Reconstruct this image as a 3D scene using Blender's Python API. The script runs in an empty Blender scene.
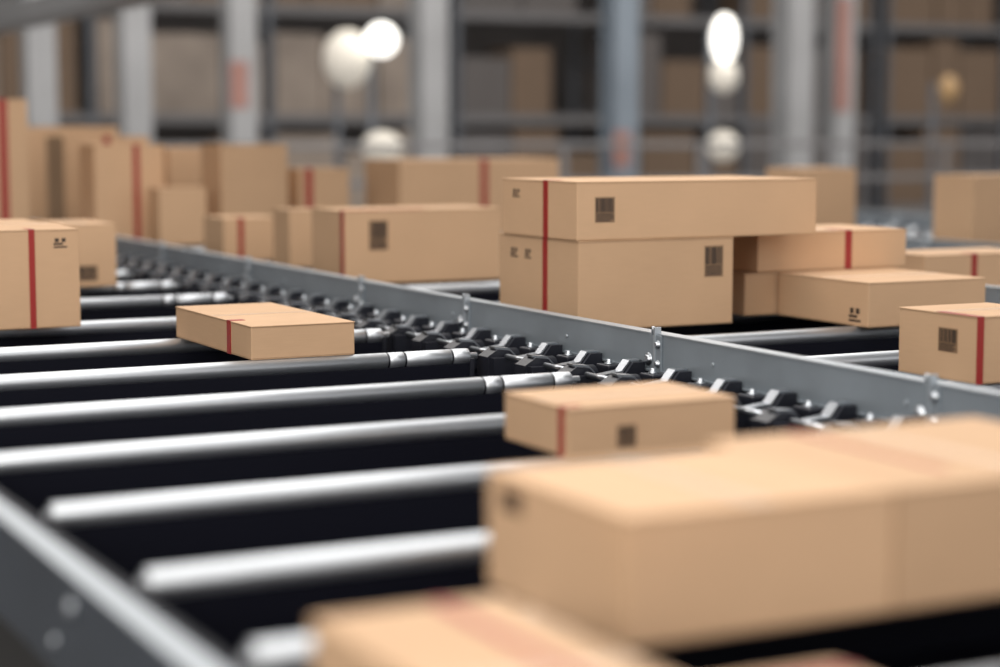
import bpy, bmesh, math, random
from mathutils import Vector, Matrix
random.seed(7)
scene=bpy.context.scene
COL=scene.collection

# ------------------------------------------------------------ materials
def mat(name, col, rough=.5, metal=0., spec=.5, noise=None, bump=None, emit=None, estr=0, coat=0):
    m=bpy.data.materials.new(name); m.use_nodes=True
    nt=m.node_tree; b=nt.nodes['Principled BSDF']
    b.inputs['Base Color'].default_value=(*col,1)
    b.inputs['Roughness'].default_value=rough
    b.inputs['Metallic'].default_value=metal
    b.inputs['Specular IOR Level'].default_value=spec
    b.inputs['Coat Weight'].default_value=coat
    if emit:
        b.inputs['Emission Color'].default_value=(*emit,1); b.inputs['Emission Strength'].default_value=estr
    tc=nt.nodes.new('ShaderNodeTexCoord')
    if noise:
        sc,amt,stretch=noise
        mp=nt.nodes.new('ShaderNodeMapping'); mp.inputs['Scale'].default_value=stretch
        nt.links.new(tc.outputs['Object'],mp.inputs['Vector'])
        n=nt.nodes.new('ShaderNodeTexNoise'); n.inputs['Scale'].default_value=sc; n.inputs['Detail'].default_value=5
        nt.links.new(mp.outputs[0],n.inputs['Vector'])
        mr=nt.nodes.new('ShaderNodeMapRange'); mr.inputs['From Min'].default_value=.3; mr.inputs['From Max'].default_value=.7
        mr.inputs['To Min'].default_value=1-amt; mr.inputs['To Max'].default_value=1+amt
        nt.links.new(n.outputs['Fac'],mr.inputs['Value'])
        vm=nt.nodes.new('ShaderNodeVectorMath'); vm.operation='SCALE'; vm.inputs[0].default_value=col
        nt.links.new(mr.outputs[0],vm.inputs['Scale'])
        nt.links.new(vm.outputs[0],b.inputs['Base Color'])
    if bump:
        sc,st,stretch=bump
        mp=nt.nodes.new('ShaderNodeMapping'); mp.inputs['Scale'].default_value=stretch
        nt.links.new(tc.outputs['Object'],mp.inputs['Vector'])
        n=nt.nodes.new('ShaderNodeTexNoise'); n.inputs['Scale'].default_value=sc
        nt.links.new(mp.outputs[0],n.inputs['Vector'])
        bp=nt.nodes.new('ShaderNodeBump'); bp.inputs['Strength'].default_value=st; bp.inputs['Distance'].default_value=.002
        nt.links.new(n.outputs['Fac'],bp.inputs['Height']); nt.links.new(bp.outputs[0],b.inputs['Normal'])
    return m

def kraft_mat(name,col):
    m=mat(name,col,.72,0,.25,bump=(220,.15,(1,1,3)))
    nt=m.node_tree; b=nt.nodes['Principled BSDF']
    tc=nt.nodes.new('ShaderNodeTexCoord'); oi=nt.nodes.new('ShaderNodeObjectInfo')
    n1=nt.nodes.new('ShaderNodeTexNoise'); n1.inputs['Scale'].default_value=3.5; n1.inputs['Detail'].default_value=4
    nt.links.new(tc.outputs['Object'],n1.inputs['Vector'])
    mp=nt.nodes.new('ShaderNodeMapping'); mp.inputs['Scale'].default_value=(8,8,160)
    nt.links.new(tc.outputs['Object'],mp.inputs['Vector'])
    n2=nt.nodes.new('ShaderNodeTexNoise'); n2.inputs['Scale'].default_value=1.5; n2.inputs['Detail'].default_value=3
    nt.links.new(mp.outputs[0],n2.inputs['Vector'])
    def mul(a,k,c):
        x=nt.nodes.new('ShaderNodeMath'); x.operation='MULTIPLY_ADD'; nt.links.new(a,x.inputs[0]); x.inputs[1].default_value=k; x.inputs[2].default_value=c; return x.outputs[0]
    def add(a,bb):
        x=nt.nodes.new('ShaderNodeMath'); x.operation='ADD'; nt.links.new(a,x.inputs[0]); nt.links.new(bb,x.inputs[1]); return x.outputs[0]
    v=add(add(mul(n1.outputs['Fac'],.14,-.07),mul(n2.outputs['Fac'],.10,-.05)),mul(oi.outputs['Random'],.14,.93))
    vm=nt.nodes.new('ShaderNodeVectorMath'); vm.operation='SCALE'; vm.inputs[0].default_value=col
    nt.links.new(v,vm.inputs['Scale']); nt.links.new(vm.outputs[0],b.inputs['Base Color'])
    return m
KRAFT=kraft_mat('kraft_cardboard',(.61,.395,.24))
KRAFT_D=kraft_mat('kraft_edge_flap_shadow',(.38,.23,.13))  # darker kraft for the base line and the painted flap shadow
RED=mat('red_tape',(.33,.022,.018),.45)
INK=mat('label_ink',(.045,.028,.02),.6)
LABEL=mat('label_ground',(.26,.155,.085),.6)
TAPE=mat('clear_tape',(.66,.45,.29),.3)
STEEL=mat('brushed_steel',(.58,.605,.64),.42,.9,noise=(4,.06,(1,40,40)),bump=(60,.08,(.3,8,8)))
CHROME=mat('zinc_steel',(.56,.59,.63),.30,1.0)
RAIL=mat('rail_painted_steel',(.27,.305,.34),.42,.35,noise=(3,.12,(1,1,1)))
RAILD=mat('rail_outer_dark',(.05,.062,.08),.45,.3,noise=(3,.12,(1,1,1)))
RAILTOP=mat('rail_flange_steel',(.46,.50,.54),.38,.6)
BLACK=mat('black_plastic',(.012,.013,.020),.40,noise=(6,.2,(1,1,1)))
NAVY=mat('black_powdercoat',(.004,.0045,.010),.6,spec=.15)
FLOORM=mat('polished_concrete',(.21,.205,.205),.35,noise=(.8,.15,(1,1,1)))
WALLM=mat('wall_panel_slate',(.16,.145,.14),.6,noise=(.6,.2,(1,1,.2)))
CEILM=mat('ceiling_panel',(.35,.36,.38),.8,noise=(.6,.1,(1,1,1)))
COLM=mat('column_paint_grey',(.21,.25,.295),.5,noise=(1,.1,(1,1,1)))
COLL=mat('column_paint_light',(.36,.365,.375),.5,noise=(1,.1,(1,1,1)))
REDP=mat('column_red_guard',(.36,.19,.16),.5,noise=(1,.1,(1,1,1)))
RACKU=mat('rack_upright_blue',(.17,.185,.21),.5,.2)
RACKB=mat('rack_beam_grey',(.24,.235,.24),.5,.2)
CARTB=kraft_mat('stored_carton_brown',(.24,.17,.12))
GREYB=mat('stored_bin_grey',(.15,.14,.14),.6,noise=(1.2,.25,(1,1,1)))
WRAP=mat('stretch_wrapped_goods',(.38,.315,.265),.5,noise=(1.2,.25,(1,1,1)))
GLOBE=mat('lamp_globe_bright',(.9,.9,.85),.4,emit=(1,.97,.9),estr=2.2)
GLOBE2=mat('lamp_globe_soft',(.72,.68,.60),.4,emit=(1,.93,.82),estr=.20)
GLOBEO=mat('lamp_amber',(.42,.27,.13),.4,emit=(1,.6,.25),estr=.05)

# ------------------------------------------------------------ mesh builder
class MB:
    def __init__(s): s.v=[];s.f=[];s.m=[];s.sm=[];s.mats=[]
    def mi(s,m):
        if m not in s.mats: s.mats.append(m)
        return s.mats.index(m)
    def add(s,vs,fs,m,smooth=False):
        o=len(s.v); s.v+= [tuple(v) for v in vs]; k=s.mi(m)
        for f in fs: s.f.append([i+o for i in f]); s.m.append(k); s.sm.append(smooth)
    def box(s,x0,x1,y0,y1,z0,z1,m,b=0):
        if b<=0:
            vs=[(x,y,z) for x in (x0,x1) for y in (y0,y1) for z in (z0,z1)]
            fs=[(0,1,3,2),(4,6,7,5),(0,4,5,1),(2,3,7,6),(0,2,6,4),(1,5,7,3)]
            s.add(vs,fs,m); return
        bm=bmesh.new(); bmesh.ops.create_cube(bm,size=1)
        for v in bm.verts: v.co=Vector(((x0+x1)/2+v.co.x*(x1-x0),(y0+y1)/2+v.co.y*(y1-y0),(z0+z1)/2+v.co.z*(z1-z0)))
        bmesh.ops.bevel(bm,geom=bm.edges[:],offset=b,segments=2,affect='EDGES',profile=.5)
        bm.verts.ensure_lookup_table()
        s.add([v.co for v in bm.verts],[[v.index for v in f.verts] for f in bm.faces],m); bm.free()
    def prism(s,poly,lo,hi,axis,m):
        n=len(poly); vs=[]
        for h in (lo,hi):
            for (u,w) in poly:
                vs.append({'x':(h,u,w),'y':(u,h,w),'z':(u,w,h)}[axis])
        fs=[list(range(n))[::-1],[n+i for i in range(n)]]+[(i,(i+1)%n,n+(i+1)%n,n+i) for i in range(n)]
        s.add(vs,fs,m)
    def lathe(s,prof,c,axis,m,seg=28,caps=True):
        vs=[];n=len(prof)
        for (h,r) in prof:
            for k in range(seg):
                t=2*math.pi*k/seg; A,Bq=r*math.cos(t),r*math.sin(t)
                vs.append({'x':(c[0]+h,c[1]+A,c[2]+Bq),'y':(c[0]+A,c[1]+h,c[2]+Bq),'z':(c[0]+A,c[1]+Bq,c[2]+h)}[axis])
        fs=[]
        for i in range(n-1):
            for k in range(seg):
                fs.append((i*seg+k,i*seg+(k+1)%seg,(i+1)*seg+(k+1)%seg,(i+1)*seg+k))
        s.add(vs,fs,m,True)
        if caps:
            o=len(s.v)-len(vs); k=s.mi(m)
            s.f.append([o+i for i in range(seg)][::-1]); s.m.append(k); s.sm.append(False)
            s.f.append([o+(n-1)*seg+i for i in range(seg)]); s.m.append(k); s.sm.append(False)
    def obj(s,name,parent=None,loc=(0,0,0),rz=0):
        me=bpy.data.meshes.new(name); me.from_pydata(s.v,[],s.f)
        for m in s.mats: me.materials.append(m)
        for i,pl in enumerate(me.polygons): pl.material_index=s.m[i]; pl.use_smooth=s.sm[i]
        me.update()
        bm=bmesh.new(); bm.from_mesh(me); bmesh.ops.recalc_face_normals(bm,faces=bm.faces); bm.to_mesh(me); bm.free()
        o=bpy.data.objects.new(name,me); COL.objects.link(o); o.location=loc; o.rotation_euler=(0,0,rz)
        if parent: o.parent=parent
        return o
def empty(name,loc=(0,0,0)):
    e=bpy.data.objects.new(name,None); COL.objects.link(e); e.location=loc; return e

# ------------------------------------------------------------ cardboard boxes
ZR=.897
def cardboard_box(x,y,z,W,L,h,tapes=(),labels=(),seam='X',rz=0):
    """near-left bottom corner at (x,y,z); W along X, L along Y"""
    b=MB(); ft=.004
    b.box(0,W,0,L,0,h-ft,KRAFT,.003)
    g=.0015; o=.0015
    if seam=='X':
        b.box(-o,W+o,-o,L/2-g,h-ft,h,KRAFT,.0012); b.box(-o,W+o,L/2+g,L+o,h-ft,h,KRAFT,.0012)
        b.box(.002,W-.002,L/2-.022,L/2+.022,h,h+.0005,TAPE)
    else:
        b.box(-o,W/2-g,-o,L+o,h-ft,h,KRAFT,.0012); b.box(W/2+g,W+o,-o,L+o,h-ft,h,KRAFT,.0012)
        b.box(W/2-.022,W/2+.022,.002,L-.002,h,h+.0005,TAPE)
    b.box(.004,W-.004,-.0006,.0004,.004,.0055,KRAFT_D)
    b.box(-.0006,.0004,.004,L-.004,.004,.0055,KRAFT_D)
    b.box(.003,W-.003,-.0008,.0004,h-ft-.0016,h-ft,KRAFT_D)  # shadow line below the flaps, put in as a dark strip
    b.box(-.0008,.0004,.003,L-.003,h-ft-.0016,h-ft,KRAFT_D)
    e=.0012
    for (face,fr,w,wrap) in tapes:
        if face=='L':
            c=fr*L; b.box(-e-o,0,c-w/2,c+w/2,.0,h+.001,RED)
            if wrap>0: b.box(-e-o,W*wrap,c-w/2,c+w/2,h,h+e,RED)
            if wrap>=1: b.box(W,W+e+o,c-w/2,c+w/2,0,h+.001,RED)
        elif face=='F':
            c=fr*W; b.box(c-w/2,c+w/2,-e-o,0,.0,h+.001,RED)
            if wrap>0: b.box(c-w/2,c+w/2,-e-o,L*wrap,h,h+e,RED)
            if wrap>=1: b.box(c-w/2,c+w/2,L,L+e+o,0,h+.001,RED)
        elif face=='T':
            c=fr*W; b.box(c-w/2,c+w/2,L*(1-wrap),L+o,h,h+e,RED)
    for lab in labels:
        face,fu,fv,lw,lh=lab[:5]; kind=lab[5] if len(lab)>5 else 'bar'
        c=(fu*L if face=='L' else fu*W); zc=fv*h
        def q(u0,u1,v0,v1,m,dep):
            if face=='F': b.box(c-lw/2+u0*lw,c-lw/2+u1*lw,-dep,0.0,zc-lh/2+v0*lh,zc-lh/2+v1*lh,m)
            else: b.box(-dep,0.0,c+lw/2-u1*lw,c+lw/2-u0*lw,zc-lh/2+v0*lh,zc-lh/2+v1*lh,m)
        if kind=='bar':
            q(0,1,0,1,LABEL,.0008)
            n=11
            for i in range(n):
                wd=random.choice([.035,.055,.07])
                u=.05+i*.9/n; q(u,u+wd,.40,.95,INK,.0012)
            for j in range(4):
                v=.05+j*.085; q(.06,random.choice([.94,.8,.9]),v,v+.05,INK,.0012)
        elif kind=='mark':
            q(0,1,0,.16,INK,.0010); q(0,.7,.3,.5,INK,.0010); q(.1,.4,.6,1,INK,.0010); q(.6,.9,.6,1,INK,.0010)
    return b.obj('cardboard_box',None,(x,y,z),math.radians(rz))
CB=cardboard_box
# -- boxes on the near conveyor
CB(1.483,7.034,ZR,.351,.9,.362,[('F',.50,.022,0.1)],[('F',.80,.86,.05,.035,'mark')])
CB(2.038,5.745,ZR,.352,.78,.108,[('L',.27,.035,.14)],[])
CB(2.043,3.69,ZR,.44,.31,.112,[('L',.10,.022,.10)],[('F',.34,.36,.05,.05)],seam='X')
CB(1.352,2.271,ZR,.465,.438,.187,[],[('L',.80,.80,.07,.035)],seam='Y')
CB(1.822,2.271,ZR,.60,.53,.187,[('T',.30,.016,.8)],[],seam='Y')
CB(.885,1.55,ZR,.27,.73,.098,[('F',.66,.022,1)],[],seam='X')
CB(1.20,1.42,ZR,.26,.52,.05,[('L',.92,.03,1)],[],seam='X')
CB(2.20,8.81,ZR,.27,.48,.29,[],[('F',.5,.22,.09,.07)],seam='Y')
CB(2.50,11.77,ZR,.27,.8,.91,[('F',.45,.05,.1)],[])
# -- boxes on the second conveyor
CB(3.388,6.05,ZR,.665,.627,.324,[('L',.40,.035,.06)],[('F',.87,.73,.082,.116),('L',.80,.80,.06,.035,'mark'),('L',.62,.80,.05,.035,'mark')])
CB(3.383,6.053,ZR+.3255,1.05,.59,.213,[('L',.40,.035,.06)],[('F',.11,.52,.082,.092),('L',.80,.75,.06,.03,'mark')])
CB(3.438,8.377,ZR,.821,.422,.347,[('L',.06,.04,.5)],[('F',.21,.66,.095,.14)])
CB(3.608,9.549,ZR,.25,.25,.305,[],[])
CB(4.396,5.674,ZR,.552,.569,.166,[],[('L',.14,.25,.07,.05,'mark')])
CB(4.315,6.27,ZR+.1675,.728,.45,.155,[('F',.60,.032,.3)],[],seam='Y')
CB(4.25,6.26,ZR,.75,.5,.166,[],[])
CB(3.68,4.25,ZR,.34,.35,.195,[('F',.03,.024,.5)],[('L',.36,.60,.085,.07)],seam='X')
CB(3.45,10.15,ZR,.33,.35,.24,[('F',.3,.03,.2)],[])
CB(3.57,11.74,ZR,.31,.21,.36,[],[])
CB(3.25,12.05,ZR,.45,.37,.63,[('F',.6,.04,.2)],[])
CB(4.00,11.80,ZR,.45,.4,.63,[],[])
CB(4.59,11.97,ZR,.36,.3,.47,[('F',.2,.05,.2)],[])
CB(3.35,13.2,ZR,.6,.5,.68,[('F',.5,.05,.2)],[])
CB(4.15,13.4,ZR,.7,.5,.60,[],[])
CB(3.40,14.5,ZR,.7,.5,.75,[],[])
# -- boxes on the third / fourth conveyor
CB(5.34,6.51,ZR,.64,.35,.19,[('F',.42,.03,.2)],[])
CB(5.35,12.05,ZR,1.24,.6,.52,[('F',.52,.05,.2)],[])
CB(5.50,8.9,ZR,.55,.4,.20,[],[])
CB(7.50,8.73,ZR,.75,.35,.46,[('F',.5,.04,.2)],[])
CB(7.54,10.47,ZR,.45,.4,.47,[],[])

# ------------------------------------------------------------ conveyors
RY=[1.30,1.96,2.55,3.07,3.71,4.36,5.05,5.75,6.48,7.24,8.22,9.0,9.8,10.6,11.4,12.2,13.0,13.8,14.6,15.4]
ZC=.870; RR=.027
def conveyor(x0,x1):
    root=empty('roller_conveyor',(x0,0,0)); w=x1-x0
    b=MB()
    for y in RY:
        pr=[(.0,.012),(.012,.012),(.012,RR-.003),(.015,RR)]
        for gx in (w-.33,w-.27,w-.10):
            pr+=[(gx,RR),(gx+.002,RR-.004),(gx+.008,RR-.004),(gx+.010,RR)]
        pr+=[(w-.035,RR),(w-.032,RR-.003),(w-.032,.012),(w,.012)]
        b.lathe([(h,r) for h,r in pr],(0,y,ZC),'x',STEEL)
        for gx in (w-.33,w-.27,w-.10):
            b.lathe([(gx+.0022,RR-.0025),(gx+.0078,RR-.0025)],(0,y,ZC),'x',BLACK)
    b.obj('rollers',root)
    b=MB()
    for y in RY:
        b.box(.0,w-.02,y-.018,y+.022,.735,ZC-.020,NAVY,.004)
        b.box(.0,w-.02,y+.022,y+.034,.735,ZC-.002,NAVY)
        b.box(w-.035,w-.02,y-.03,y+.034,.76,ZC-.004,BLACK,.002)
    b.box(.0,w+.28,1.0,16.0,.700,.735,NAVY)
    b.obj('cross_members',root)
    b=MB()
    b.box(w+.01,w+.30,1.0,16,.735,.765,NAVY)
    y=1.15;i=0
    while y<15.7:
        b.prism([(w+.02,.765),(w+.305,.765),(w+.305,.895),(w+.262,.895),(w+.235,.862),(w+.14,.850),(w+.105,.886),(w+.06,.892),(w+.02,.868)],y-.034,y+.034,'y',BLACK)
        b.prism([(w+.03,.80),(w+.10,.80),(w+.12,.835),(w+.09,.866),(w+.03,.866)],y-.062,y+.062,'y',BLACK)
        b.prism([(w+.052,.893),(w+.105,.887),(w+.142,.8515),(w+.232,.863),(w+.258,.896),(w+.300,.896),(w+.300,.901),(w+.255,.901),(w+.228,.869),(w+.145,.858),(w+.109,.893),(w+.055,.899)],y-.020,y+.020,'y',CHROME)
        b.lathe([(-.045,.020),(-.043,.044),(.043,.044),(.045,.020)],(w+.17,y+.135,.830),'x',BLACK,24)
        b.lathe([(-.052,.008),(-.052,.024),(-.046,.027),(-.046,.008)],(w+.17,y+.135,.830),'x',CHROME,16)
        b.lathe([(-.085,.007),(-.085,.010),(.085,.010),(.085,.007)],(w+.085,y+.135,.868),'y',CHROME,14)
        b.lathe([(0,.014),(.008,.014),(.012,.009)],(w+.08,y+.048,.866),'z',CHROME,6)
        b.box(w+.245,w+.30,y+.095,y+.175,.765,.872,BLACK,.006)
        b.lathe([(0,.015),(.004,.015),(.004,.009),(.014,.009),(.016,.006)],(w+.272,y+.135,.872),'z',CHROME,10)
        y+=.27;i+=1
    b.obj('drive_brackets',root)
    xr=w+.32; b=MB()
    b.prism([(xr,.868),(xr,.985),(xr+.045,.985),(xr+.045,.975),(xr+.008,.975),(xr+.008,.878),(xr+.045,.878),(xr+.045,.868)],1.0,16.0,'y',RAIL)
    b.box(xr-.003,xr+.047,1.0,16.0,.985,.989,RAILTOP)
    b.box(xr-.010,xr+.001,1.0,16.0,.868,.873,RAIL)
    b.box(xr-.002,xr+.035,1.0,16.0,.60,.868,NAVY)
    for y in (1.6,2.7,3.80,5.12,6.48,7.49,8.9,10.3,11.7,13.1,14.5):
        b.box(xr-.008,xr,y-.035,y+.030,.872,.984,RAIL,.002)
        b.box(xr-.012,xr+.012,y-.005,y+.005,.870,1.008,RAILTOP,.001)
        for yy,zz,r in ((y-.020,.955,.009),(y+.035,.905,.014),(y-.020,.895,.008)):
            b.lathe([(0,r*1.5),(-.003,r*1.5),(-.003,r),(-.010,r),(-.012,r*.6)],(xr-.008,yy,zz),'x',CHROME,12)
        b.lathe([(0,.006),(.022,.006),(.024,.004)],(xr-.002,y+.02,.985),'z',CHROME,10)
    for k in range(17):
        y=1.2+k*.9; b.lathe([(0,.006),(-.004,.006),(-.005,.004)],(xr,y,.925),'x',RAILTOP,8)
    b.obj('side_rail_right',root)
    b=MB()
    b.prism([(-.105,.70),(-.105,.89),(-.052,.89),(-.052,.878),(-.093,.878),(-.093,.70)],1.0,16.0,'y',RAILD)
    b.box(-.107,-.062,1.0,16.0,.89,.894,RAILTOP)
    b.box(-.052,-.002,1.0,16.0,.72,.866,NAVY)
    for y in RY:
        b.lathe([(0,.014),(-.010,.014),(-.014,.009)],(-.105,y,.845),'x',CHROME,8)
        b.lathe([(0,.010),(-.010,.010),(-.012,.006)],(-.105,y+.12,.76),'x',CHROME,8)
    b.obj('side_rail_left',root)
    b=MB()
    for y in (1.6,4.2,6.8,9.4,12.0,14.6):
        for xx in (-.10,w+.26):
            b.box(xx,xx+.06,y-.03,y+.03,.012,.70,RAIL,.003)
            b.box(xx-.03,xx+.09,y-.06,y+.06,0,.012,RAIL)
        b.box(-.04,w+.26,y-.02,y+.02,.25,.30,RAIL)
    b.obj('legs',root)
    return root
conveyor(.885,2.83)
conveyor(3.315,5.0-.02)
conveyor(5.43,7.0-.02)
conveyor(7.45,9.0)

# ------------------------------------------------------------ building
def slab(name,x0,x1,y0,y1,z0,z1,m):
    b=MB(); b.box(x0,x1,y0,y1,z0,z1,m); return b.obj(name)
slab('floor',-9,46,-9,38,-.1,0,FLOORM)
slab('wall_back',-9,46,37,37.3,0,9,WALLM)
slab('wall_left',-9.3,-9,-9,37.3,0,9,WALLM)
slab('wall_right',46,46.3,-9,37.3,0,9,WALLM)
slab('ceiling',-9.3,46.3,-9,37.3,9,9.2,CEILM)

def column(x,y,m,red=None,w=.18):
    b=MB()
    b.prism([(x-w,y-w),(x+w,y-w),(x+w,y-w+.03),(x+.02,y-w+.03),(x+.02,y+w-.03),(x+w,y+w-.03),(x+w,y+w),(x-w,y+w),(x-w,y+w-.03),(x-.02,y+w-.03),(x-.02,y-w+.03),(x-w,y-w+.03)],.03,8.99,'z',m)
    b.box(x-.25,x+.25,y-.25,y+.25,0,.03,m)
    for i in range(4): b.lathe([(0,.025),(.03,.025)],(x+(.2 if i%2 else -.2),y+(.2 if i//2 else -.2),.03),'z',CHROME,6)
    if red: b.box(x-w-.01,x+w*.3,y-w-.012,y-w,red[0],red[1],REDP)
    b.obj('steel_column')
column(5.8,24,COLL); column(7.0,24,COLL); column(8.4,24,COLL,(1.9,2.5)); column(11.1,24,COLL,None,.2)
column(14.1,24,COLM,(1.1,1.6),.2); column(17.1,24,COLL,None,.22); column(17.95,24,COLL,(1.9,3.6)); column(22.5,24,COLM)

def rack(x0,n,y,goods,seedv,fill=.95):
    random.seed(seedv)
    root=empty('pallet_rack',(x0,y,0)); bay=2.7; d=1.1
    b=MB()
    for i in range(n+1):
        for yy in (0,d): b.box(i*bay-.05,i*bay+.05,yy-.04,yy+.04,0,6.0,RACKU)
        for k in range(7):
            z=.3+k*.8; b.box(i*bay-.02,i*bay+.02,0,d,z,z+.04,RACKU)
    for z in (.15,1.72,3.35,5.0):
        for yy in (-.03,d-.03): b.box(0,n*bay,yy,yy+.06,z,z+.11,RACKB)
    b.obj('frame',root)
    b=MB()
    for z in (.26,1.83,3.46):
        for i in range(n):
            b.box(i*bay+.08,(i+1)*bay-.08,.0,d-.05,z,z+.03,RACKB)
            x=i*bay+.10
            while x<(i+1)*bay-.3:
                w=random.uniform(.5,1.1); w=min(w,(i+1)*bay-.10-x); h=random.uniform(.9,1.42)
                if random.random()<fill: b.box(x,x+w,.02,.9,z+.03,z+.03+h,random.choice(goods),.01)
                x+=w+random.uniform(.02,.06)
    b.obj('stored_goods',root)
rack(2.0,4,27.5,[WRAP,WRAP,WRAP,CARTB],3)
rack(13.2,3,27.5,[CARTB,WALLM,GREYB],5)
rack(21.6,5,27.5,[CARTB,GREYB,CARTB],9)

b=MB()
for z in (.45,.95,1.4): b.box(3.5,30,20.97,21.03,z,z+.07,RACKB,.01)
for i in range(14): b.box(3.5+i*2,3.58+i*2,20.95,21.05,0,1.47,RACKB,.01)
b.obj('guard_railing')

def globe(b,x,y,z,rx,rz,m):
    n=12; b.lathe([(-rz*math.cos(math.pi*i/n),max(.003,rx*math.sin(math.pi*i/n))) for i in range(n+1)],(x,y,z),'z',m,20)
def lamp_post(x,y,gl,name='globe_lamp_post'):
    b=MB(); top=max(g[0] for g in gl)
    b.box(x-.035,x+.035,y+.30,y+.37,0,top+.1,RACKU); b.box(x-.2,x+.2,y+.13,y+.53,0,.03,RACKU)
    for z,rx,rz,m in gl:
        b.box(x-.02,x+.02,y,y+.32,z-.02,z+.02,RACKU); globe(b,x,y,z,rx,rz,m)
    b.obj(name)
lamp_post(9.54,22,[(2.72,.20,.20,GLOBE),(1.40,.26,.20,GLOBE2)])
lamp_post(9.25,22.4,[(2.50,.30,.36,GLOBE2)])
lamp_post(14.55,22,[(2.84,.17,.32,GLOBE),(2.34,.20,.22,GLOBE2),(1.40,.22,.20,GLOBE2)])
lamp_post(18.4,22,[(2.2,.14,.2,GLOBEO)])

b=MB()
b.prism([(4.2,2.62),(4.6,2.62),(4.6,2.80),(4.57,2.80),(4.57,2.65),(4.23,2.65),(4.23,2.80),(4.2,2.80)],9,27.2,'y',COLL)
for i in range(5):
    y=10+i*4
    for xx in (4.22,4.58): b.lathe([(2.8,.012),(8.995,.012)],(xx,y,0),'z',CHROME,8)
b.box(4.35,4.45,25.95,26.05,0,2.62,COLL,.005); b.box(4.25,4.55,25.85,26.15,0,.02,COLL)
b.obj('overhead_cable_tray')

# ------------------------------------------------------------ lights
def area(name,loc,sx,sy,pw,col=(1,1,1),rot=(0,0,0)):
    l=bpy.data.lights.new(name,'AREA'); l.shape='RECTANGLE'; l.size=sx; l.size_y=sy; l.energy=pw; l.color=col
    o=bpy.data.objects.new(name,l); COL.objects.link(o); o.location=loc; o.rotation_euler=rot; return o
area('ceiling_light_panel',(1.5,3,6.5),7,9,490,(1,.97,.92))
area('ceiling_light_panel',(7,11,8.5),12,9,800,(1,.97,.93))
area('ceiling_light_panel',(14,19,8.6),30,5,1950,(1,.95,.90))
area('fill_light_left',(-5.5,-1,4.5),6,5,540,(1,.96,.90),(math.radians(62),0,math.radians(-58)))  # added fill from high left to brighten the front faces, no real opening
w=bpy.data.worlds.new('World'); scene.world=w; w.use_nodes=True
w.node_tree.nodes['Background'].inputs[0].default_value=(1.0,.975,.96,1)
w.node_tree.nodes['Background'].inputs[1].default_value=1.1

# ------------------------------------------------------------ camera
f=1930.0
a=math.atan(980/f); p=math.atan(203.5/f); s,c=math.sin(a),math.cos(a)
F=Vector((s*math.cos(p),c*math.cos(p),-math.sin(p))); R=Vector((c,-s,0)); U=R.cross(F)
cd=bpy.data.cameras.new('camera'); cam=bpy.data.objects.new('camera',cd); COL.objects.link(cam)
M=Matrix((R,U,-F)).transposed().to_4x4(); M.translation=Vector((0,0,1.62)); cam.matrix_world=M
cd.sensor_width=36; cd.lens=f*36/1000; cd.dof.use_dof=True; cd.dof.focus_distance=6.2; cd.dof.aperture_fstop=.92
cd.clip_end=200
scene.camera=cam
scene.view_settings.view_transform='Standard'
